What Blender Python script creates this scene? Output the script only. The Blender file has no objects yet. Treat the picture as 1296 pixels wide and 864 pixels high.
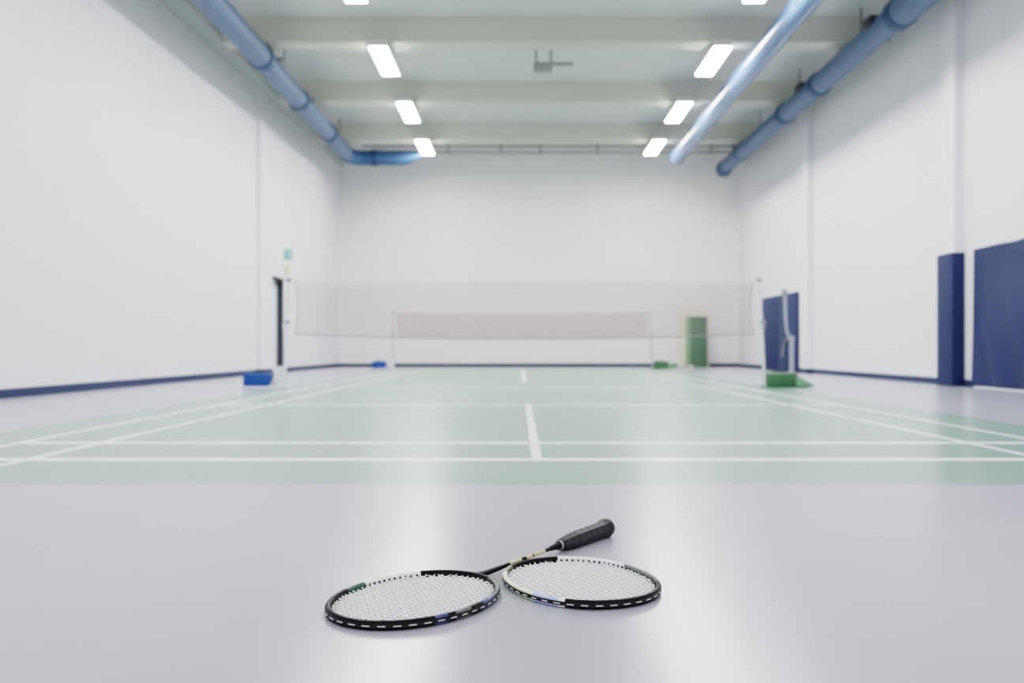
import bpy, bmesh, math, random
from mathutils import Vector, Matrix
random.seed(4)
S = bpy.context.scene
COL = S.collection
PI = math.pi
F, H, CX, HY = 1155.0, 0.563, 657.0, 440.0     # focal length in px, eye height, vanishing point

# ------------------------------------------------------------------ materials
def lin(c):
    return tuple((v/255/12.92 if v/255 <= .04045 else ((v/255+.055)/1.055)**2.4) for v in c) + (1,)

def mat(name, rgb, rough=.5, metal=0, var=.03, scale=12, spec=.5, coat=0, emit=None, estr=0, bump=0, bscale=60):
    m = bpy.data.materials.new(name); m.use_nodes = True
    nt = m.node_tree; b = nt.nodes['Principled BSDF']
    b.inputs['Roughness'].default_value = rough
    b.inputs['Metallic'].default_value = metal
    b.inputs['Specular IOR Level'].default_value = spec
    b.inputs['Coat Weight'].default_value = coat
    tc = nt.nodes.new('ShaderNodeTexCoord')
    nz = nt.nodes.new('ShaderNodeTexNoise'); nz.inputs['Scale'].default_value = scale
    nz.inputs['Detail'].default_value = 3
    nt.links.new(tc.outputs['Object'], nz.inputs['Vector'])
    rp = nt.nodes.new('ShaderNodeValToRGB')
    c = lin(rgb)
    rp.color_ramp.elements[0].position = .3; rp.color_ramp.elements[1].position = .7
    rp.color_ramp.elements[0].color = tuple(v*(1-var) for v in c[:3]) + (1,)
    rp.color_ramp.elements[1].color = tuple(min(1, v*(1+var)) for v in c[:3]) + (1,)
    nt.links.new(nz.outputs['Fac'], rp.inputs['Fac'])
    nt.links.new(rp.outputs['Color'], b.inputs['Base Color'])
    if bump:
        n2 = nt.nodes.new('ShaderNodeTexNoise'); n2.inputs['Scale'].default_value = bscale
        nt.links.new(tc.outputs['Object'], n2.inputs['Vector'])
        bp = nt.nodes.new('ShaderNodeBump'); bp.inputs['Strength'].default_value = bump
        bp.inputs['Distance'].default_value = .002
        nt.links.new(n2.outputs['Fac'], bp.inputs['Height'])
        nt.links.new(bp.outputs['Normal'], b.inputs['Normal'])
    if emit:
        b.inputs['Emission Color'].default_value = lin(emit)
        b.inputs['Emission Strength'].default_value = estr
    return m

M = {}
M['wall'] = mat('white_painted_wall', (229, 226, 232), .75, var=.006, scale=1.2)
M['wall_back'] = mat('white_painted_back_wall', (232, 230, 231), .75, var=.006, scale=1.2)
M['ceil'] = mat('ceiling_panel_paint', (205, 207, 207), .8, var=.02, scale=.6)
M['beam'] = mat('beam_paint', (204, 202, 194), .8, var=.02, scale=.8)
M['ledge_shade'] = mat('ledge_shade_grey', (172, 177, 176), .8, var=.02)  # grey that stands in for the shade beside the left duct
M['navy_base'] = mat('navy_baseboard', (36, 54, 90), .5, var=.04)
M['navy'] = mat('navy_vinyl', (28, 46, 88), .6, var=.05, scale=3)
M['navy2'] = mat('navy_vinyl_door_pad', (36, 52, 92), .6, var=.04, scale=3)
M['navy_shaded'] = mat('shaded_navy_vinyl', (18, 38, 82), .55, var=.05, scale=3)  # same navy vinyl, darkened in colour for the less lit side
M['duct'] = mat('blue_painted_duct', (96, 116, 146), .5, var=.03, scale=4)
M['duct_dark'] = mat('blue_duct_collar', (48, 80, 116), .45, var=.03)
M['duct_end'] = mat('darker_blue_duct_end', (66, 98, 140), .5, var=.04)
M['duct_light'] = mat('glossy_light_blue_pipe', (96, 128, 174), .24, var=.02, scale=4, coat=.3)
M['dark_metal'] = mat('dark_grey_metal', (74, 78, 80), .5, metal=.3)
M['grey_metal'] = mat('grey_metal', (156, 158, 156), .5, metal=.2)
M['white_metal'] = mat('white_lacquered_metal', (226, 226, 232), .35, var=.01)
M['lilac_metal'] = mat('aged_white_post_metal', (184, 180, 194), .35, var=.02)
M['post_grey'] = mat('greyish_post_paint', (168, 170, 190), .4, var=.02)
M['weight_blue'] = mat('blue_weight_paint', (24, 78, 150), .45, var=.04)
M['weight_green'] = mat('green_weight_paint', (66, 108, 74), .5, var=.06)
M['wedge_green'] = mat('light_green_wedge_paint', (124, 168, 132), .5, var=.04)
M['rubber'] = mat('dark_rubber', (40, 42, 46), .7)
M['tape'] = mat('white_net_tape', (228, 226, 230), .8, var=.01)
M['net'] = mat('brown_net_twine', (128, 86, 90), .9, var=.05)
M['net_far'] = mat('reddish_net_twine', (136, 84, 92), .9, var=.05)
M['cord'] = mat('grey_net_cord', (156, 150, 156), .8)
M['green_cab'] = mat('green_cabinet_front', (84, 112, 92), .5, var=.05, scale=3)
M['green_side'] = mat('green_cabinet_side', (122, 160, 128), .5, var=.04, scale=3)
M['beige'] = mat('beige_door_paint', (232, 222, 210), .6, var=.01)
M['door_white'] = mat('white_door_leaf', (232, 232, 236), .5, var=.01)
M['jamb'] = mat('dark_door_frame', (52, 56, 68), .5)
M['teal'] = mat('teal_sign_face', (110, 170, 166), .4, emit=(120, 180, 176), estr=.15)
M['pale_teal'] = mat('pale_teal_sign_face', (176, 204, 208), .4)
M['cream'] = mat('cream_yellow_plastic', (236, 222, 178), .5)
M['diffuser'] = mat('lit_diffuser', (255, 255, 255), .5, emit=(255, 254, 250), estr=58)
M['housing'] = mat('luminaire_housing', (215, 215, 212), .5)
# racket
M['black'] = mat('black_lacquer', (6, 6, 8), .42, var=.1, spec=.22)
M['graphite'] = mat('graphite_lacquer', (58, 58, 58), .3, var=.1, coat=.4)
M['white_lac'] = mat('white_lacquer', (240, 241, 240), .3, var=.01, coat=.4)
M['dk_green'] = mat('dark_green_lacquer', (48, 84, 66), .3, var=.2, scale=40, coat=.4)
M['gold_grey'] = mat('grey_gold_lacquer', (54, 54, 51), .34, var=.15, scale=60)
M['blue_lac'] = mat('blue_violet_lacquer', (56, 62, 118), .35, var=.4, scale=50, coat=.4)
M['tan_lac'] = mat('tan_lacquer', (96, 90, 84), .35, var=.3, scale=50, coat=.4)
M['yellow_lac'] = mat('pale_yellow_green_lacquer', (228, 238, 200), .3, var=.03, coat=.4)
M['pale_blue_lac'] = mat('pale_blue_lacquer', (176, 194, 236), .3, var=.03, coat=.4)
M['olive'] = mat('olive_lacquer', (92, 94, 58), .3, var=.2, scale=60, coat=.4)
M['steel_grey'] = mat('steel_grey_lacquer', (112, 118, 116), .3, var=.05, coat=.4)
M['string'] = mat('white_string', (255, 255, 255), .35, var=.005)
sb = M['string'].node_tree.nodes['Principled BSDF']
sb.inputs['Subsurface Weight'].default_value = .8
sb.inputs['Subsurface Radius'].default_value = (1, 1, 1)
sb.inputs['Subsurface Scale'].default_value = .004
M['grommet'] = mat('black_grommet_plastic', (14, 14, 18), .5)
M['gold_print'] = mat('gold_shaft_print', (200, 192, 150), .35, var=.25, scale=90)
M['peach_print'] = mat('peach_shaft_print', (214, 176, 146), .35, var=.1)
M['grip'] = mat('black_grip_wrap', (27, 25, 28), .5, var=.15, scale=60, bump=.5, bscale=300)
M['ring'] = mat('silver_ring', (150, 154, 160), .3, metal=.3)

# ------------------------------------------------------------------ bmesh helpers
def box(bm, x0, x1, y0, y1, z0, z1, bev=0, seg=2):
    r = bmesh.ops.create_cube(bm, size=1)
    for v in r['verts']:
        v.co = Vector(((x0+x1)/2 + v.co.x*(x1-x0), (y0+y1)/2 + v.co.y*(y1-y0), (z0+z1)/2 + v.co.z*(z1-z0)))
    if bev:
        es = list({e for v in r['verts'] for e in v.link_edges})
        bmesh.ops.bevel(bm, geom=es, offset=bev, segments=seg, profile=.5, affect='EDGES')

def hexa(bm, pts):
    """eight corners: four bottom (ccw) then four top"""
    v = [bm.verts.new(p) for p in pts]
    for q in ((3,2,1,0), (4,5,6,7), (0,1,5,4), (1,2,6,5), (2,3,7,6), (3,0,4,7)):
        bm.faces.new([v[i] for i in q])

def frame_at(d, up=Vector((0, 0, 1))):
    d = d.normalized()
    if abs(d.dot(up)) > .98: up = Vector((1, 0, 0))
    a = d.cross(up).normalized(); return a, a.cross(d).normalized()

def tube(bm, pts, r, n=12, caps=True, closed=False):
    pts = [Vector(p) for p in pts]; k = len(pts)
    rs = r if isinstance(r, (list, tuple)) else [r]*k
    rings = []
    for i, p in enumerate(pts):
        if closed: d = pts[(i+1) % k] - pts[i-1]
        else: d = pts[min(i+1, k-1)] - pts[max(i-1, 0)]
        a, b = frame_at(d)
        rings.append([bm.verts.new(p + (a*math.cos(2*PI*j/n) + b*math.sin(2*PI*j/n))*rs[i]) for j in range(n)])
    for i in range(k if closed else k-1):
        A, B = rings[i], rings[(i+1) % k]
        for j in range(n):
            bm.faces.new((A[j], A[(j+1) % n], B[(j+1) % n], B[j]))
    if caps and not closed:
        bm.faces.new(rings[0][::-1]); bm.faces.new(rings[-1])

def link(name, bm, m, parent=None, smooth=False):
    me = bpy.data.meshes.new(name)
    bmesh.ops.recalc_face_normals(bm, faces=bm.faces)
    bm.to_mesh(me); bm.free()
    for x in (m if isinstance(m, (list, tuple)) else [m]): me.materials.append(x)
    if smooth:
        for p in me.polygons: p.use_smooth = True
    o = bpy.data.objects.new(name, me); COL.objects.link(o)
    if parent: o.parent = parent
    return o

def autosmooth(o, ang=40):
    me = o.data
    for p in me.polygons: p.use_smooth = True
    me.set_sharp_from_angle(angle=math.radians(ang))
    return o

def tag(o, label, cat, group=None):
    o['label'] = label; o['category'] = cat
    if group: o['group'] = group
    return o

def thing(name, label, cat, loc=(0, 0, 0), rz=0, group=None):
    o = bpy.data.objects.new(name, None); COL.objects.link(o)
    o.empty_display_size = .1
    o.location = loc; o.rotation_euler = (0, 0, rz)
    return tag(o, label, cat, group)

def struct(name, bm, m, parent=None):
    o = link(name, bm, m, parent)
    if not parent: o['kind'] = 'structure'
    return o

def bxo(name, dims, m, parent=None, bev=0):
    bm = bmesh.new(); box(bm, *dims, bev=bev)
    o = link(name, bm, m, parent)
    if bev: autosmooth(o)
    return o

# ------------------------------------------------------------------ the hall
Y0, Y1, ZC = -3.0, 27.0, 6.333
XR = 6.5
def xl(y):                                     # left wall stands very slightly askew
    return -5.73 + (y-10.08)*(.42/16.92)

# floor: grey sports floor with the green badminton court and its white lines
def floor_material():
    m = bpy.data.materials.new('sports_floor_with_court'); m.use_nodes = True
    nt = m.node_tree; N = nt.nodes; L = nt.links
    b = N['Principled BSDF']
    tc = N.new('ShaderNodeTexCoord'); sp = N.new('ShaderNodeSeparateXYZ')
    L.new(tc.outputs['Object'], sp.inputs[0])
    def mth(op, a, bb):
        n = N.new('ShaderNodeMath'); n.operation = op
        for i, v in enumerate((a, bb)):
            if v is None: continue
            if isinstance(v, (int, float)): n.inputs[i].default_value = v
            else: L.new(v, n.inputs[i])
        return n.outputs[0]
    def band(ax, c, hw):
        d = mth('ABSOLUTE', mth('SUBTRACT', sp.outputs[ax], c), None)
        return mth('LESS_THAN', d, hw)
    def rect(x0, x1, y0, y1):
        return mth('MULTIPLY', band('X', (x0+x1)/2, (x1-x0)/2), band('Y', (y0+y1)/2, (y1-y0)/2))
    cx = .09
    green = rect(cx-3.53, cx+3.58, 3.757, 25.9)
    lines = []
    ye = 24.6
    for s in (-1, 1):
        for hw in (3.055, 2.575):
            x = cx + s*hw; lines.append(rect(x-.027, x+.027, 4.36, ye))
    for y, w in ((4.61, .055), (5.41, .055), (9.0, .05), (12.95, .05), (20.2, .05)):
        lines.append(rect(cx-3.08, cx+3.08, y-w, y+w))
    lines.append(rect(cx-.027, cx+.027, 4.61, 9.0))
    lines.append(rect(cx-.035, cx+.035, 15.2, 22.8))
    tot = lines[0]
    for l in lines[1:]: tot = mth('MAXIMUM', tot, l)
    nz = N.new('ShaderNodeTexNoise'); nz.inputs['Scale'].default_value = 1.1; nz.inputs['Detail'].default_value = 4
    L.new(tc.outputs['Object'], nz.inputs['Vector'])
    def ramp(c, var):
        r = N.new('ShaderNodeValToRGB'); r.color_ramp.elements[0].position = .3; r.color_ramp.elements[1].position = .7
        c = lin(c)
        r.color_ramp.elements[0].color = tuple(v*(1-var) for v in c[:3])+(1,)
        r.color_ramp.elements[1].color = tuple(v*(1+var) for v in c[:3])+(1,)
        L.new(nz.outputs['Fac'], r.inputs['Fac']); return r.outputs['Color']
    def mix(f, a, bb):
        n = N.new('ShaderNodeMix'); n.data_type = 'RGBA'
        L.new(f, n.inputs[0]); L.new(a, n.inputs[6]); L.new(bb, n.inputs[7]); return n.outputs[2]
    c1 = mix(green, ramp((170, 170, 181), .03), ramp((128, 158, 142), .03))
    c2 = mix(tot, c1, ramp((244, 244, 246), .01))
    L.new(c2, b.inputs['Base Color'])
    b.inputs['Roughness'].default_value = .26
    b.inputs['IOR'].default_value = 1.9
    n2 = N.new('ShaderNodeTexNoise'); n2.inputs['Scale'].default_value = 260; n2.inputs['Detail'].default_value = 2
    L.new(tc.outputs['Object'], n2.inputs['Vector'])
    bp = N.new('ShaderNodeBump'); bp.inputs['Strength'].default_value = .06; bp.inputs['Distance'].default_value = .001
    L.new(n2.outputs['Fac'], bp.inputs['Height']); L.new(bp.outputs['Normal'], b.inputs['Normal'])
    return m

bm = bmesh.new(); box(bm, -6.4, XR+.2, Y0, Y1+.2, -.2, 0)
struct('floor', bm, floor_material())
bm = bmesh.new(); box(bm, -6.4, XR+.2, Y0, Y1+.2, ZC, ZC+.2)
struct('ceiling', bm, M['ceil'])

# left wall with a shallow doorway
DY0, DY1, DZ = 20.25, 21.12, 2.14
bm = bmesh.new()
def lw(y0, y1, z0, z1, back=.25, off=0):
    hexa(bm, [(xl(y0)-back, y0, z0), (xl(y0)-off, y0, z0), (xl(y1)-off, y1, z0), (xl(y1)-back, y1, z0),
              (xl(y0)-back, y0, z1), (xl(y0)-off, y0, z1), (xl(y1)-off, y1, z1), (xl(y1)-back, y1, z1)])
lw(Y0, DY0, 0, ZC); lw(DY1, Y1, 0, ZC); lw(DY0, DY1, DZ, ZC); lw(DY0, DY1, 0, DZ, .25, .2)
struct('wall_left', bm, M['wall'])
bm = bmesh.new(); box(bm, XR, XR+.2, Y0, Y1, 0, ZC)
struct('wall_right', bm, M['wall'])
bm = bmesh.new(); box(bm, -6.4, XR+.2, Y1, Y1+.2, 0, ZC)
struct('wall_back', bm, M['wall_back'])

# baseboards
def base_left(y0, y1, bm):
    t = .02
    hexa(bm, [(xl(y0), y0, 0), (xl(y0)+t, y0, 0), (xl(y1)+t, y1, 0), (xl(y1), y1, 0),
              (xl(y0), y0, .105), (xl(y0)+t, y0, .105), (xl(y1)+t, y1, .105), (xl(y1), y1, .105)])
bm = bmesh.new(); base_left(Y0, DY0, bm); base_left(DY1, Y1, bm)
struct('baseboard_left', bm, M['navy_base'])
bm = bmesh.new(); box(bm, XR-.02, XR, Y0, Y1, 0, .1)
struct('baseboard_right', bm, M['navy_base'])
bm = bmesh.new(); box(bm, xl(Y1), XR, Y1-.02, Y1, 0, .1)
struct('baseboard_back', bm, M['navy_base'])

# shallow wall pilasters
bm = bmesh.new(); x = xl(19.3)
box(bm, x-.05, x+.085, 19.15, 19.6, 0, ZC); struct('trim_1', bm, M['wall'])
bm = bmesh.new(); box(bm, 6.37, XR, 20.15, 20.6, 0, ZC); struct('trim_2', bm, M['wall'])
bm = bmesh.new(); box(bm, 6.37, XR, 13.35, 13.75, 0, ZC); struct('trim_3', bm, M['wall'])
bm = bmesh.new(); box(bm, xl(19.2), xl(19.2)+.12, 19.11, 19.64, 0, .11); struct('trim_4', bm, M['navy_base'])

bm = bmesh.new(); box(bm, -5.75, -5.2, Y0, Y1, 5.95, ZC); struct('shade_ledge', bm, M['ledge_shade'])  # added ledge, its grey imitates the shade between left duct and wall
bm = bmesh.new(); box(bm, 6.35, 6.38, 20.13, 20.62, 0, .1); box(bm, 6.38, XR, 20.13, 20.155, 0, .1); struct('trim_6', bm, M['navy_base'])
# ceiling beams
for i, y in enumerate((12.1, 15.95, 19.8, 23.45)):
    bm = bmesh.new(); box(bm, -5.2, XR, y, y+.42, 5.9, ZC)
    o = struct('ceiling_beam', bm, M['beam'])

# door in the left wall: leaf, dark frame, handle
t = bpy.data.objects.new('door_1', None); COL.objects.link(t); t['kind'] = 'structure'
xd = xl(20.7)
bm = bmesh.new(); box(bm, xd-.17, xd-.13, DY0+.03, DY1-.02, 0.005, DZ-.04); link('door_leaf', bm, M['door_white'], t)
bm = bmesh.new()
box(bm, xd-.19, xd+.012, DY1-.05, DY1+.02, 0, DZ+.02)
box(bm, xd-.19, xd+.02, DY0, DY1+.02, DZ-.04, DZ+.02)
link('door_frame', bm, M['jamb'], t)
bm = bmesh.new(); tube(bm, [(xd-.13, DY0+.14, 1.03), (xd-.07, DY0+.14, 1.03), (xd-.07, DY0+.27, 1.03)], .011, 8)
link('door_handle', bm, M['ring'], t)

# beige door in the back wall, partly behind the green cabinet
t = bpy.data.objects.new('door_2', None); COL.objects.link(t); t['kind'] = 'structure'
x0, x1 = (857-CX)*Y1/F, (897.5-CX)*Y1/F
bm = bmesh.new(); box(bm, x0+.05, x1-.05, Y1-.03, Y1, .01, 1.68); link('door_leaf', bm, M['beige'], t)
bm = bmesh.new()
box(bm, x0, x0+.05, Y1-.045, Y1, 0, 1.73); box(bm, x1-.05, x1, Y1-.045, Y1, 0, 1.73); box(bm, x0, x1, Y1-.045, Y1, 1.68, 1.73)
link('door_frame', bm, M['beige'], t)

# ------------------------------------------------------------------ wall pads and cover on the right
t = thing('pilaster_pad', 'tall narrow navy pad around the foot of the right wall pilaster', 'pad', (6.37, 13.5, 0))
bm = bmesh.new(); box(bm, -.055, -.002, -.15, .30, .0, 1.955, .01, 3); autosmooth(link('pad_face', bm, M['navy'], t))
bm = bmesh.new(); box(bm, -.055, .128, -.2, -.152, .0, 1.955, .01, 3); autosmooth(link('pad_side', bm, M['navy_shaded'], t))  # near side of the pad, its shade put into the colour

t = thing('door_pad', 'wide navy blue padded panel on the right wall behind the green post base', 'pad', (XR, 22.7, 0))
for y0, y1 in ((-1.55, -.01), (.01, 1.5)):
    bm = bmesh.new(); box(bm, -.06, -.001, y0, y1, .0, 1.87, .015, 2); autosmooth(link('pad_panel', bm, M['navy2'], t))

# large loose blue cover hanging along the wall at the right edge
t = thing('crash_mat', 'large navy blue draped crash mat with soft folds at the right edge of the photo', 'mat', (XR, 11.6, 0))
def cover(yn, ny, nz, thick, ya, yb, z0, z1):
    bm = bmesh.new()
    rows = []
    for i in range(ny+1):
        u = i/ny; y = ya + (yb-ya)*u            # u=0 near the camera, 1 far
        col = []
        for j in range(nz+1):
            v = j/nz
            s = (1-u)                           # distance from the far (left in view) edge
            zb = z0 + .03 + .05*math.sin(1.7*s+.4)*s
            z = zb + (z1-zb)*v
            fold = .04*math.sin(2*PI*(5.2*s + 1.1*v + .1)) * math.exp(-1.6*v) * min(1, s*9)
            fold += .022*math.sin(2*PI*(4.1*s + .7*v)) * (v**3) * min(1, s*4)
            belly = .05*math.sin(PI*min(1, v*1.2))*min(1, s*4)
            x = -thick - belly - fold - .03*(1-v)**2
            col.append(bm.verts.new((x, y, z)))
        rows.append(col)
    back = [[bm.verts.new((-.004, c[j].co.y, c[j].co.z)) for j in (0, nz)] for c in rows]
    for i in range(ny):
        for j in range(nz):
            bm.faces.new((rows[i][j], rows[i+1][j], rows[i+1][j+1], rows[i][j+1]))
        bm.faces.new((rows[i][nz], rows[i+1][nz], back[i+1][1], back[i][1]))
        bm.faces.new((rows[i][0], back[i][0], back[i+1][0], rows[i+1][0]))
    for i in (0, ny):
        bm.faces.new(rows[i] + [back[i][1], back[i][0]])
    return bm
autosmooth(link('vinyl_cover', cover(0, 60, 40, .03, -2.3, 1.4, 0, 1.965), M['navy'], t), 60)
bm = bmesh.new(); box(bm, -.13, -.02, -2.3, 1.2, 0, .022, .006); autosmooth(link('foot_strip', bm, M['white_metal'], t))

# ------------------------------------------------------------------ green cabinet at the back
t = thing('storage_cabinet', 'tall narrow green cabinet standing against the back wall in front of a beige door', 'cabinet', (5.16, 26.2, 0))
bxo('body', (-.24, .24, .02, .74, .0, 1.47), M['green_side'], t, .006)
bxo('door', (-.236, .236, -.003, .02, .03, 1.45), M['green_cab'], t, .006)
bxo('foot_plate', (-.27, -.15, -.005, .35, .0, .05), M['beige'], t, .004)

# ------------------------------------------------------------------ ducts
def duct_round(bm, y0, y1, r, x=0, z=0, n=32):
    k = max(2, int((y1-y0)/.6))
    tube(bm, [(x, y0+(y1-y0)*i/k, z) for i in range(k+1)], r, n)

def hanger(parent, x, y, z, r, top):
    bm = bmesh.new()
    tube(bm, [(x, y, z+r), (x, y, top)], .012, 6)
    link('hanger', bm, M['dark_metal'], parent)

ZD = 5.663
# left duct
t = thing('ventilation_duct', 'blue ventilation duct along the top of the left wall, turning right at the back', 'duct', (-4.53, 0, ZD))
jo = [9.0, 16.1, 18.85, 21.75, 23.9]; rr = [.2, .195, .19, .185]
for i in range(4):
    bm = bmesh.new(); duct_round(bm, jo[i], jo[i+1], rr[i]); autosmooth(link('duct_segment', bm, M['duct'], t))
    if i: 
        bm = bmesh.new(); duct_round(bm, jo[i]-.16, jo[i]+.06, .222); autosmooth(link('collar', bm, M['duct_dark'], t))
bm = bmesh.new(); R = .38
tube(bm, [(0, 23.9, 0)] + [(R-R*math.cos(a), 24.15+R*math.sin(a), 0) for a in [PI/2*i/8 for i in range(9)]] + [(.6, 24.53, 0)], .2, 28)
autosmooth(link('elbow', bm, M['duct_end'], t))
bm = bmesh.new(); tube(bm, [(.6, 24.53, 0), (1.0, 24.53, 0), (1.45, 24.53, .0), (1.78, 24.53, .07), (1.96, 24.53, .12)], [.2, .2, .195, .12, .05], 28)
autosmooth(link('end_section', bm, M['duct_end'], t))
bm = bmesh.new(); tube(bm, [(.56, 24.53, 0), (.72, 24.53, 0)], .222, 28); autosmooth(link('collar', bm, M['duct_dark'], t))
for y in (16.6, 19.3):
    bm = bmesh.new(); box(bm, .12, .24, y-.1, y+.1, .04, .16, .015); autosmooth(link('outlet', bm, M['grey_metal'], t))
for y in (13.3, 17.6, 20.3, 23.0): hanger(t, 0, y, 0, .21, ZC-ZD)

# right duct beside the wall
t = thing('ventilation_duct', 'darker blue flanged ventilation duct close to the right wall, rightmost of the ceiling ducts', 'duct', (5.81, 0, ZD))
jo = [9.0, 13.9, 17.7, 19.9, 23.85, 25.6]; rr = [.235, .2, .2, .2, .185]
for i in range(5):
    bm = bmesh.new(); duct_round(bm, jo[i], jo[i+1], rr[i]); autosmooth(link('duct_segment', bm, M['duct'], t))
    if i:
        bm = bmesh.new(); duct_round(bm, jo[i]-.12, jo[i]+.1, rr[i]+(.05 if i == 1 else .03)); autosmooth(link('collar', bm, M['duct_dark'], t))
bm = bmesh.new(); tube(bm, [(0, 25.55, 0), (0, 25.75, -.02), (0, 25.95, -.03), (0, 26.0, -.03)], [.2, .225, .225, .2], 28)
autosmooth(link('end_cap', bm, M['duct_dark'], t))
for y in (14.6, 18.25):
    bm = bmesh.new(); box(bm, -.26, -.12, y-.16, y+.16, .04, .17, .015); autosmooth(link('outlet', bm, M['dark_metal'], t))
for y in (15.5, 18.9, 22.0, 24.8): hanger(t, 0, y, 0, .205, ZC-ZD)

# smooth middle pipe
t = thing('air_pipe', 'smooth shiny light blue pipe under the ceiling beside the right row of lights', 'pipe', (4.23, 0, 5.68))
jo = [9.0, 13.2, 16.6, 20.0, 22.9, 24.3]
for i in range(5):
    bm = bmesh.new(); duct_round(bm, jo[i], jo[i+1], .19 if i < 4 else .185, n=40); autosmooth(link('pipe_segment', bm, M['duct_light'], t))
bm = bmesh.new(); tube(bm, [(0, 24.25, 0), (0, 24.45, 0), (0, 24.58, 0), (0, 24.66, 0), (0, 24.69, 0)], [.2, .2, .17, .1, .03], 32)
autosmooth(link('end_cap', bm, M['duct_light'], t))
for y in (16.15, 20.0, 23.65): 
    bm = bmesh.new(); tube(bm, [(0, y, .185), (0, y, 5.9-5.68)], .014, 8); link('hanger', bm, M['grey_metal'], t)

# cable tray near the back wall
t = thing('cable_tray', 'thin grey double-rail cable tray hung across the ceiling in front of the back wall', 'cable tray', (0, 25.5, 0))
for z, r in ((6.19, .035), (6.02, .026)):
    bm = bmesh.new(); tube(bm, [(-4.4, 0, z), (6.3, 0, z)], r, 8); autosmooth(link('rail', bm, M['grey_metal'], t))
for px in (567, 634, 684, 756, 900):
    x = (px-CX)*25.5/F
    bm = bmesh.new(); box(bm, x-.03, x+.03, -.03, .03, 5.97, ZC); link('hanger', bm, M['grey_metal'], t)

# bracket fixture on the ceiling
t = thing('ceiling_bracket', 'small grey metal bracket with a side arm hanging from the middle of the ceiling', 'bracket', (.58, 17.6, 0))
bxo('mounting_block', (-.3, .06, -.1, .1, 5.88, 5.99), M['grey_metal'], t, .012)
bxo('arm', (-.3, .47, -.03, .03, 6.0, 6.07), M['grey_metal'], t, .008)
for x in (-.25, .03):
    bxo('hanger', (x-.025, x+.025, -.025, .025, 6.05, ZC), M['grey_metal'], t)

# ------------------------------------------------------------------ ceiling lights
where = ['at the top edge of the photo', 'second from the top edge', 'third from the top edge', 'nearest the back wall']
def luminaire(x, y, label):
    t = thing('ceiling_light', label, 'ceiling light', (x, y, 5.763), 0, 'rectangular ceiling lights in two rows')
    bm = bmesh.new(); box(bm, -.16, .16, 0, 1.64, .012, .137, .01); autosmooth(link('housing', bm, M['housing'], t))
    bm = bmesh.new(); box(bm, -.15, .15, .01, 1.63, 0, .0125); link('diffuser', bm, M['diffuser'], t)
LY = [12.12, 15.8, 19.4, 22.95]
for i, y in enumerate(LY):
    luminaire(-2.45, y, 'lit white rectangular ceiling light of the left row, ' + where[i])
    luminaire(3.53, y, 'lit white rectangular ceiling light of the right row, ' + where[i])

# ------------------------------------------------------------------ exit sign and call box by the left door
t = thing('exit_sign', 'small teal sign projecting from the left wall above the door', 'sign', (xl(21.2), 21.2, 2.6))
bxo('sign_plate', (.0, .2, -.015, .015, 0, .25), M['teal'], t, .004)
bxo('sign_field', (.1, .19, -.019, -.014, .03, .22), M['pale_teal'], t)
t = thing('wall_lamp', 'small cream yellow box on the left wall just below the teal sign', 'wall lamp', (xl(21.2), 21.2, 2.27))
bxo('lamp_body', (.0, .13, -.04, .04, 0, .2), M['cream'], t, .01)
bxo('back_plate', (-.001, .012, -.06, .06, -.02, .22), M['white_metal'], t, .003)

# ------------------------------------------------------------------ badminton posts and nets
def net_post(x, y, s, lean, colour, m_post, label):
    """s: +1 when the base reaches outwards to the right"""
    t = thing('net_post', label, 'net post', (x, y, 0), 0)
    bm = bmesh.new()
    tube(bm, [(0, 0, .02), (lean*.45, 0, .7), (lean, 0, 1.525)], .02, 12); autosmooth(link('pole', bm, m_post, t))
    bm = bmesh.new(); tube(bm, [(lean-.035, 0, 1.53), (lean+.035, 0, 1.53)], .03, 10); autosmooth(link('pulley', bm, M['cord'], t))
    bm = bmesh.new(); tube(bm, [(lean*.63-.02, -.025, .93), (lean*.63+.05, -.025, .93)], .024, 8)
    tube(bm, [(lean*.63+.05*s, -.03, .93), (lean*.63+.05*s, -.03, .82)], .008, 6); autosmooth(link('winder', bm, M['cord'], t))
    a, b = sorted((-.02*s, .56*s))
    bxo('base_plate', (a, b, -.2, .2, 0.0, .022), M['weight_green'] if colour == 'green' else m_post, t, .005)
    if s < 0:
        bm = bmesh.new()
        for yy in (-.05, .04):
            hexa(bm, [(-.16, yy, .02), (.03, yy, .02), (.03, yy+.012, .02), (-.16, yy+.012, .02),
                      (-.09, yy, .3), (.03, yy, .3), (.03, yy+.012, .3), (-.09, yy+.012, .3)])
        link('gusset', bm, M['white_metal'], t)
        w = bxo('counterweight', (-.53, -.18, -.17, .17, .02, .2), M['weight_blue'], t, .012)
        bm = bmesh.new(); tube(bm, [(-.44, 0, .19), (-.44, 0, .225), (-.27, 0, .225), (-.27, 0, .19)], .01, 8)
        link('handle', bm, M['rubber'], w)
        for q in (-.1, .1):
            bm = bmesh.new(); tube(bm, [(-.115, q-.015, .045), (-.115, q+.015, .045)], .045, 14); autosmooth(link('wheel', bm, M['lilac_metal'], t))
    else:
        w = bxo('counterweight', (.03, .4, -.17, .17, .02, .2), M['weight_green'], t, .012)
        bm = bmesh.new(); tube(bm, [(.11, 0, .19), (.11, 0, .225), (.28, 0, .225), (.28, 0, .19)], .01, 8)
        link('handle', bm, M['rubber'], w)
        bm = bmesh.new()
        hexa(bm, [(.4, -.15, .02), (.68, -.15, .02), (.68, .15, .02), (.4, .15, .02),
                  (.4, -.15, .17), (.68, -.15, .035), (.68, .15, .035), (.4, .15, .17)])
        link('ramp', bm, M['wedge_green'], t)
    return t
YN, YF = 13.0, 24.6
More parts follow.
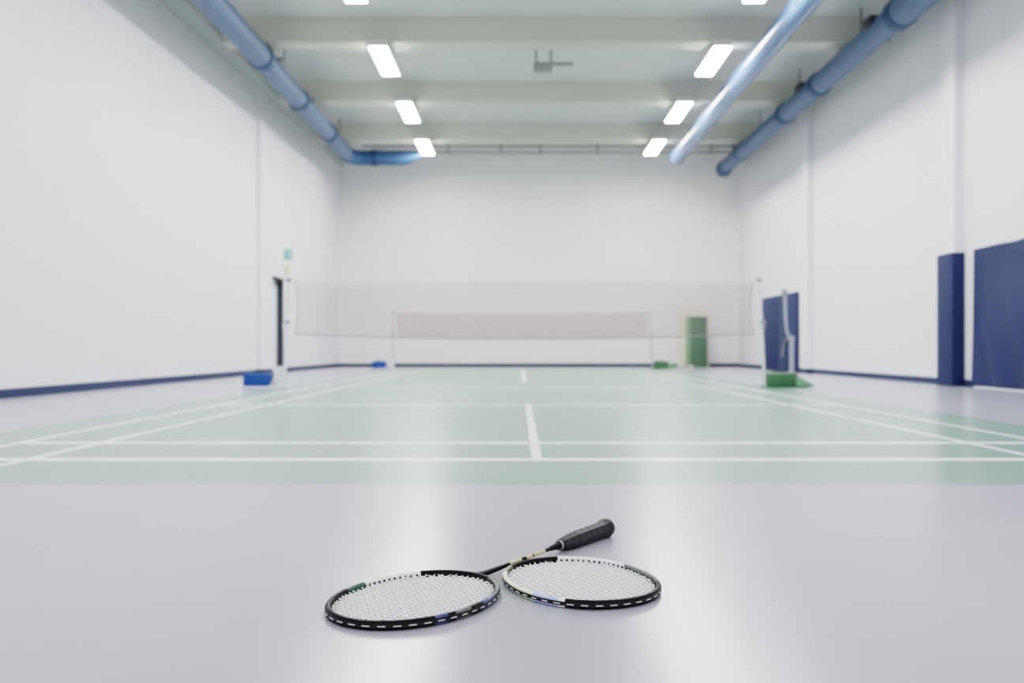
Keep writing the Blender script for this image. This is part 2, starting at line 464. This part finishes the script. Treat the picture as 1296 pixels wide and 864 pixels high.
net_post((359-CX)*YN/F, YN, -1, .075, 'blue', M['white_metal'], 'white net post of the nearer net, with the blue counterweight, before the left wall door')
net_post((968-CX)*YN/F, YN, 1, -.08, 'green', M['white_metal'], 'white net post of the nearer net with green base, in front of the navy panel')
net_post((497-CX)*YF/F, YF, -1, .02, 'blue', M['lilac_metal'], 'far net post beside a small blue counterweight, left end of the farther net')
net_post((826-CX)*YF/F, YF, 1, -.1, 'green', M['lilac_metal'], 'far net post with a low green base, right end of the farther net')

def net(x0, x1, y, ztop, zbot, sag_t, sag_b, pitch, th, m, label, bow):
    t = thing('badminton_net', label, 'net', ((x0+x1)/2, y, 0))
    hw = (x1-x0)/2
    def zt(x): return ztop - sag_t*(1-(x/hw)**2)
    def zb(x): return zbot - sag_b*(1-(x/hw)**2)
    def ex(v, s): return s*(hw - bow*math.sin(PI*v))       # side edges bow inwards
    bm = bmesh.new()
    n = int(2*hw/pitch)
    nseg = 6
    for i in range(n+1):
        q = -1 + 2*i/n
        pts = []
        for k in range(nseg+1):
            v = k/nseg; x = q*(hw-bow*math.sin(PI*v)*abs(q)**6)
            pts.append((x, 0, zb(x)*(1-v)+zt(x)*v))
        tube(bm, pts, th, 3, caps=False)
    rows = int((ztop-zbot)/pitch)
    for j in range(rows+1):
        v = j/rows; e = hw-bow*math.sin(PI*v)
        pts = []
        for k in range(17):
            x = -e+2*e*k/16; pts.append((x, 0, zb(x)*(1-v)+zt(x)*v))
        tube(bm, pts, th, 3, caps=False)
    link('netting', bm, m, t)
    bm = bmesh.new()
    K = 24
    for k in range(K):
        xa, xb = -hw+2*hw*k/K, -hw+2*hw*(k+1)/K
        hexa(bm, [(xa, -.006, zt(xa)-.03), (xb, -.006, zt(xb)-.03), (xb, .006, zt(xb)-.03), (xa, .006, zt(xa)-.03),
                  (xa, -.006, zt(xa)+.03), (xb, -.006, zt(xb)+.03), (xb, .006, zt(xb)+.03), (xa, .006, zt(xa)+.03)])
    link('top_tape', bm, M['tape'], t)
    bm = bmesh.new(); tube(bm, [(-hw+2*hw*k/24, 0, zb(-hw+2*hw*k/24)) for k in range(25)], .011, 6)
    link('bottom_cord', bm, M['cord'], t)
    for s in (-1, 1):
        bm = bmesh.new(); tube(bm, [(ex(k/12, s), 0, zbot*(1-k/12)+ztop*k/12) for k in range(13)], .0065, 6)
        link('side_cord', bm, M['cord'], t)
    return t, hw
def zpix(py, y): return H-(py-HY)*y/F
n1, hw1 = net((373-CX)*YN/F, (953.5-CX)*YN/F, YN, zpix(357, YN), zpix(422.5, YN), .02, .07, .02, .00115, M['net'],
     'large pale badminton net, nearer of the two nets, stretched across the court', .045)
n2, hw2 = net((503-CX)*YF/F, (818-CX)*YF/F, YF, zpix(394, YF), zpix(427, YF), .02, .04, .022, .0021, M['net_far'],
     'smaller looking pinkish badminton net, farther of the two, near the back wall', .02)
# tie cords from the tape to the post tops, parts of each net
for nn, hw, y, xa, xb, zt in ((n1, hw1, YN, (359-CX)*YN/F+.075, (968-CX)*YN/F-.08, zpix(357, YN)), (n2, hw2, YF, (497-CX)*YF/F+.02, (826-CX)*YF/F-.1, zpix(394, YF))):
    for s, xp in ((-1, xa), (1, xb)):
        bm = bmesh.new(); tube(bm, [(s*hw, 0, zt), (xp-nn.location.x-s*.06, -.03, 1.515)], .007, 6); link('tie_cord', bm, M['cord'], nn)

# spare post standing behind the right net post
YS = 13.6
t = thing('spare_post', 'spare white post with a bent middle, standing in front of the navy padded panel', 'post', ((1002-CX)*YS/F, YS, 0))
def PX(px, py): return ((px-1002)*YS/F, 0, zpix(py, YS))
bxo('base_plate', (-.2, .18, -.18, .18, 0, .03), M['weight_green'], t, .006)
bm = bmesh.new(); tube(bm, [(0.0, 0, .03), PX(1002, 428)], .034, 14); autosmooth(link('lower_tube', bm, M['post_grey'], t))
bm = bmesh.new(); tube(bm, [PX(1001, 429), PX(996, 420), PX(994.5, 405), PX(993.5, 374)], .026, 12); autosmooth(link('upper_tube', bm, M['post_grey'], t))
bm = bmesh.new(); tube(bm, [PX(998, 429), PX(1005, 427)], .03, 10); autosmooth(link('clamp', bm, M['post_grey'], t))
bm = bmesh.new(); tube(bm, [PX(998, 427), PX(993, 430), PX(990.5, 440), PX(989.5, 452)], .013, 6); autosmooth(link('strap', bm, M['cord'], t))
bxo('pulley_head', (-.14, -.07, -.03, .03, zpix(375, YS), zpix(366, YS)), M['grey_metal'], t, .01)

# ------------------------------------------------------------------ rackets
def sup(t, a, b, n):
    c, s = math.cos(t), math.sin(t); e = 2/n
    return Vector((a*math.copysign(abs(c)**e, c), b*math.copysign(abs(s)**e, s), 0))

def racket(label, loc, head_rot, a, b, n, bands, shaft):
    """origin on the floor under the head centre; local x of the head points to the throat"""
    t = thing('badminton_racket', label, 'badminton racket', (loc[0], loc[1], 0), 0)
    RZ = .0098; RW = .0066
    NS = 240
    # arc-length uniform samples of the head curve
    raw = [sup(2*PI*i/4000, a, b, n) for i in range(4001)]
    L = [0]
    for p, q in zip(raw, raw[1:]): L.append(L[-1]+(q-p).length)
    pts = []; j = 0
    for i in range(NS):
        d = L[-1]*i/NS
        while L[j+1] < d: j += 1
        f = (d-L[j])/max(1e-9, L[j+1]-L[j]); pts.append(raw[j].lerp(raw[j+1], f))
    rot = Matrix.Rotation(head_rot, 3, 'Z')
    nor = []
    for i in range(NS):
        d = (pts[(i+1) % NS]-pts[i-1]).normalized(); nor.append(Vector((d.y, -d.x, 0)))
    prof = []
    for k in range(20):                          # rounded box profile
        th = 2*PI*k/20; c, s = math.cos(th), math.sin(th)
        prof.append((math.copysign(abs(c)**.75, c)*RW, math.copysign(abs(s)**.75, s)*RZ))
    def phi(p): return math.degrees(math.atan2(p.y, p.x))
    names = [bd[0] for bd in bands]; uniq = list(dict.fromkeys(names))
    def slot(ph):
        for nm, lo, hi in bands:
            for o in (0, 360, -360):
                if lo <= ph+o < hi: return uniq.index(nm)
        return uniq.index('black')
    bm = bmesh.new(); rings = []
    for i in range(NS):
        rings.append([bm.verts.new(rot @ (pts[i]+nor[i]*w) + Vector((0, 0, RZ+z+.0004))) for w, z in prof])
    for i in range(NS):
        A, B = rings[i], rings[(i+1) % NS]; sl = slot(phi((pts[i]+pts[(i+1) % NS])/2))
        for k in range(20):
            fc = bm.faces.new((A[k], A[(k+1) % 20], B[(k+1) % 20], B[k])); fc.material_index = sl
    autosmooth(link('frame', bm, [M[u] for u in uniq], t), 50)
    zc = RZ+.0004
    # grommet strip: outer band in the groove and the little barrels inside
    bm = bmesh.new(); rg = []
    for i in range(NS):
        rg.append([bm.verts.new(rot @ (pts[i]+nor[i]*w)+Vector((0, 0, zc+z))) for w, z in
                   ((RW-.001, -.0045), (RW+.0008, -.0042), (RW+.0008, .0042), (RW-.001, .0045))])
    for i in range(NS):
        A, B = rg[i], rg[(i+1) % NS]
        for k in range(3): bm.faces.new((A[k], A[k+1], B[k+1], B[k]))
    for i in range(0, NS, 3):
        p = pts[i]; q = nor[i]
        tube(bm, [rot @ (p-q*(RW-.003))+Vector((0, 0, zc+.0012)), rot @ (p-q*(RW+.0012))+Vector((0, 0, zc+.0012))], .0030, 8)
    link('grommet_strip', bm, M['grommet'], t)
    # string bed, woven
    bm = bmesh.new(); rs = .0017; pitch = .0158
    ai, bi = a-RW+.003, b-RW+.003
    def half(v, A_, B_):                         # half chord along A at offset v across B
        return A_*(max(0, 1-(abs(v)/B_)**n))**(1/n)
    nb = int(bi/pitch); na = int(ai/pitch)
    for ax in (0, 1):
        cnt, A_, B_ = ((nb, ai, bi), (na, bi, ai))[ax]
        for i in range(-cnt, cnt+1):
            v = i*pitch; h = half(v, A_, B_)
            if h < .02: continue
            us = [-h] + [pitch*(k+.5) for k in range(-60, 60) if -h+.006 < pitch*(k+.5) < h-.006] + [h]
            fine = []
            for u in us: fine.append(u)
            pp = []
            for k, u in enumerate(fine):
                pp.append((u, v))
            # a wave of half period = pitch, opposite in the two directions
            line = []
            steps = max(8, int(2*h/pitch*3))
            for k in range(steps+1):
                u = -h+2*h*k/steps
                w = .0011*math.cos(PI*u/pitch)*(1 if i % 2 else -1)*(1 if ax == 0 else -1)
                P3 = Vector((u, v, 0)) if ax == 0 else Vector((v, u, 0))
                line.append(rot @ P3+Vector((0, 0, zc-.0028+w+.0035*max(0, 1-(h-abs(u))/.012))))
            tube(bm, line, rs, 6)
    # string running outside from hole to hole
    for i in range(0, NS, 6):
        q0 = [rot @ (pts[(i+k) % NS]+nor[(i+k) % NS]*(RW+.0012))+Vector((0, 0, zc-.0004)) for k in range(4)]
        tube(bm, q0, .0010, 6)
    autosmooth(link('string_bed', bm, M['string'], t), 70)
    if not shaft: return t
    # shaft, printed bands, cone, grip
    dv = Vector((math.cos(shaft['ang']), math.sin(shaft['ang']), 0))
    s0, s1, s2 = shaft['start'], shaft['cone'], shaft['end']
    z0, z1 = zc, .0262
    def at(s):
        f = (s-s0)/(s2-s0); return dv*s + Vector((0, 0, z0+(z1-z0)*f))
    bm = bmesh.new(); tube(bm, [at(s0-.004), at(s0+.03), at(s0+.1)], [.0105, .0075, .006], 16); autosmooth(link('throat_joint', bm, M['black'], t))
    bm = bmesh.new(); tube(bm, [at(s0+.09), at(s1+.005)], .0052, 16); sh = autosmooth(link('shaft', bm, M['black'], t))
    sl = s1-s0
    for f0, f1, mm, nm in ((.36, .5, 'gold_print', 'printed_band'), (.505, .515, 'black', 'dark_band'), (.56, .635, 'peach_print', 'printed_band'), (.65, .8, 'gold_print', 'printed_band')):
        bm = bmesh.new(); tube(bm, [at(s0+sl*f0), at(s0+sl*f1)], .0054, 16); autosmooth(link(nm, bm, M[mm], sh))
    bm = bmesh.new(); tube(bm, [at(s1-.045), at(s1-.012), at(s1)], [.0062, .009, .0128], 20); autosmooth(link('cone', bm, M['black'], t))
    bm = bmesh.new(); tube(bm, [at(s1-.003), at(s1+.005)], .0138, 24); autosmooth(link('end_ring', bm, M['ring'], t))
    bm = bmesh.new()
    gl = s2-s1; P, Rr = [], []
    K = 64
    for k in range(K+1):
        f = k/K; s = s1+.006+(gl-.028)*f
        r = .0158+(.0242-.0158)*min(1, f/.3)**.8
        r += .0007*abs(math.sin(PI*f*7.5))
        if f > .82: r += .0028*((f-.82)/.18)**1.5
        P.append(at(s)); Rr.append(r)
    tube(bm, P, Rr, 8)                            # octagonal handle
    g = link('grip', bm, M['grip'], t); autosmooth(g, 30)
    bm = bmesh.new(); tube(bm, [at(s2-.026), at(s2-.018), at(s2-.006), at(s2), at(s2+.002)], [.0265, .0282, .0282, .0262, .02], 24)
    autosmooth(link('butt_cap', bm, M['grip'], t))
    for gg in (g,): pass
    return t

R = math.radians
racket('black and white badminton racket lying flat with black grip pointing to the right', (-.229, 2.026), R(60), .2195, .1626, 2.03,
       [('white_lac', 34, 84), ('dk_green', 84, 107), ('black', 107, 228), ('blue_lac', 228, 237), ('black', 237, 244), ('tan_lac', 244, 260),
        ('black', 260, 276), ('blue_lac', 276, 294), ('gold_grey', 294, 342), ('black', 342, 394)],
       dict(ang=R(55.1), start=.222, cone=.592, end=.862))
racket('badminton racket head with white and pale yellow frame, no handle showing', (.1445, 2.1715), R(112), .2111, .1696, 2.12,
       [('olive', 34, 53), ('yellow_lac', 53, 120), ('pale_blue_lac', 120, 141), ('white_lac', 141, 145), ('black', 145, 236),
        ('gold_grey', 236, 250), ('tan_lac', 250, 264), ('steel_grey', 264, 293), ('white_lac', 293, 350), ('black', 350, 394)], None)

# ------------------------------------------------------------------ light
w = bpy.data.worlds.new('hall_surroundings'); S.world = w; w.use_nodes = True
bg = w.node_tree.nodes['Background']; bg.inputs[0].default_value = (.95, .97, 1, 1); bg.inputs[1].default_value = .85
for y in (1.0, 4.7, 8.4):
    for x in (-2.45, 3.53):
        l = bpy.data.lights.new('ceiling_tube_lamp', 'AREA'); l.shape = 'RECTANGLE'; l.size = .3; l.size_y = 1.64; l.energy = {1.0: 44, 4.7: 64, 8.4: 78}[y]
        l.color = (1, .99, .97)
        o = bpy.data.objects.new('ceiling_tube_lamp', l); COL.objects.link(o); o.location = (x, y+.82, 5.76)

# ------------------------------------------------------------------ camera
cd = bpy.data.cameras.new('camera'); cam = bpy.data.objects.new('camera', cd); COL.objects.link(cam)
cd.sensor_fit = 'HORIZONTAL'; cd.sensor_width = 36; cd.lens = F/1296*36
cam.location = (0, 0, H); cam.rotation_euler = (PI/2, 0, 0)
cd.shift_x = -(CX-648)/1296; cd.shift_y = (HY-432)/1296
cd.dof.use_dof = True; cd.dof.focus_distance = 2.2; cd.dof.aperture_fstop = 2.6
cd.clip_start = .05; cd.clip_end = 100
S.camera = cam
S.view_settings.view_transform = 'Filmic'
S.view_settings.look = 'High Contrast'
S.view_settings.exposure = .52
S.cycles.use_denoising = True
S.cycles.max_bounces = 8
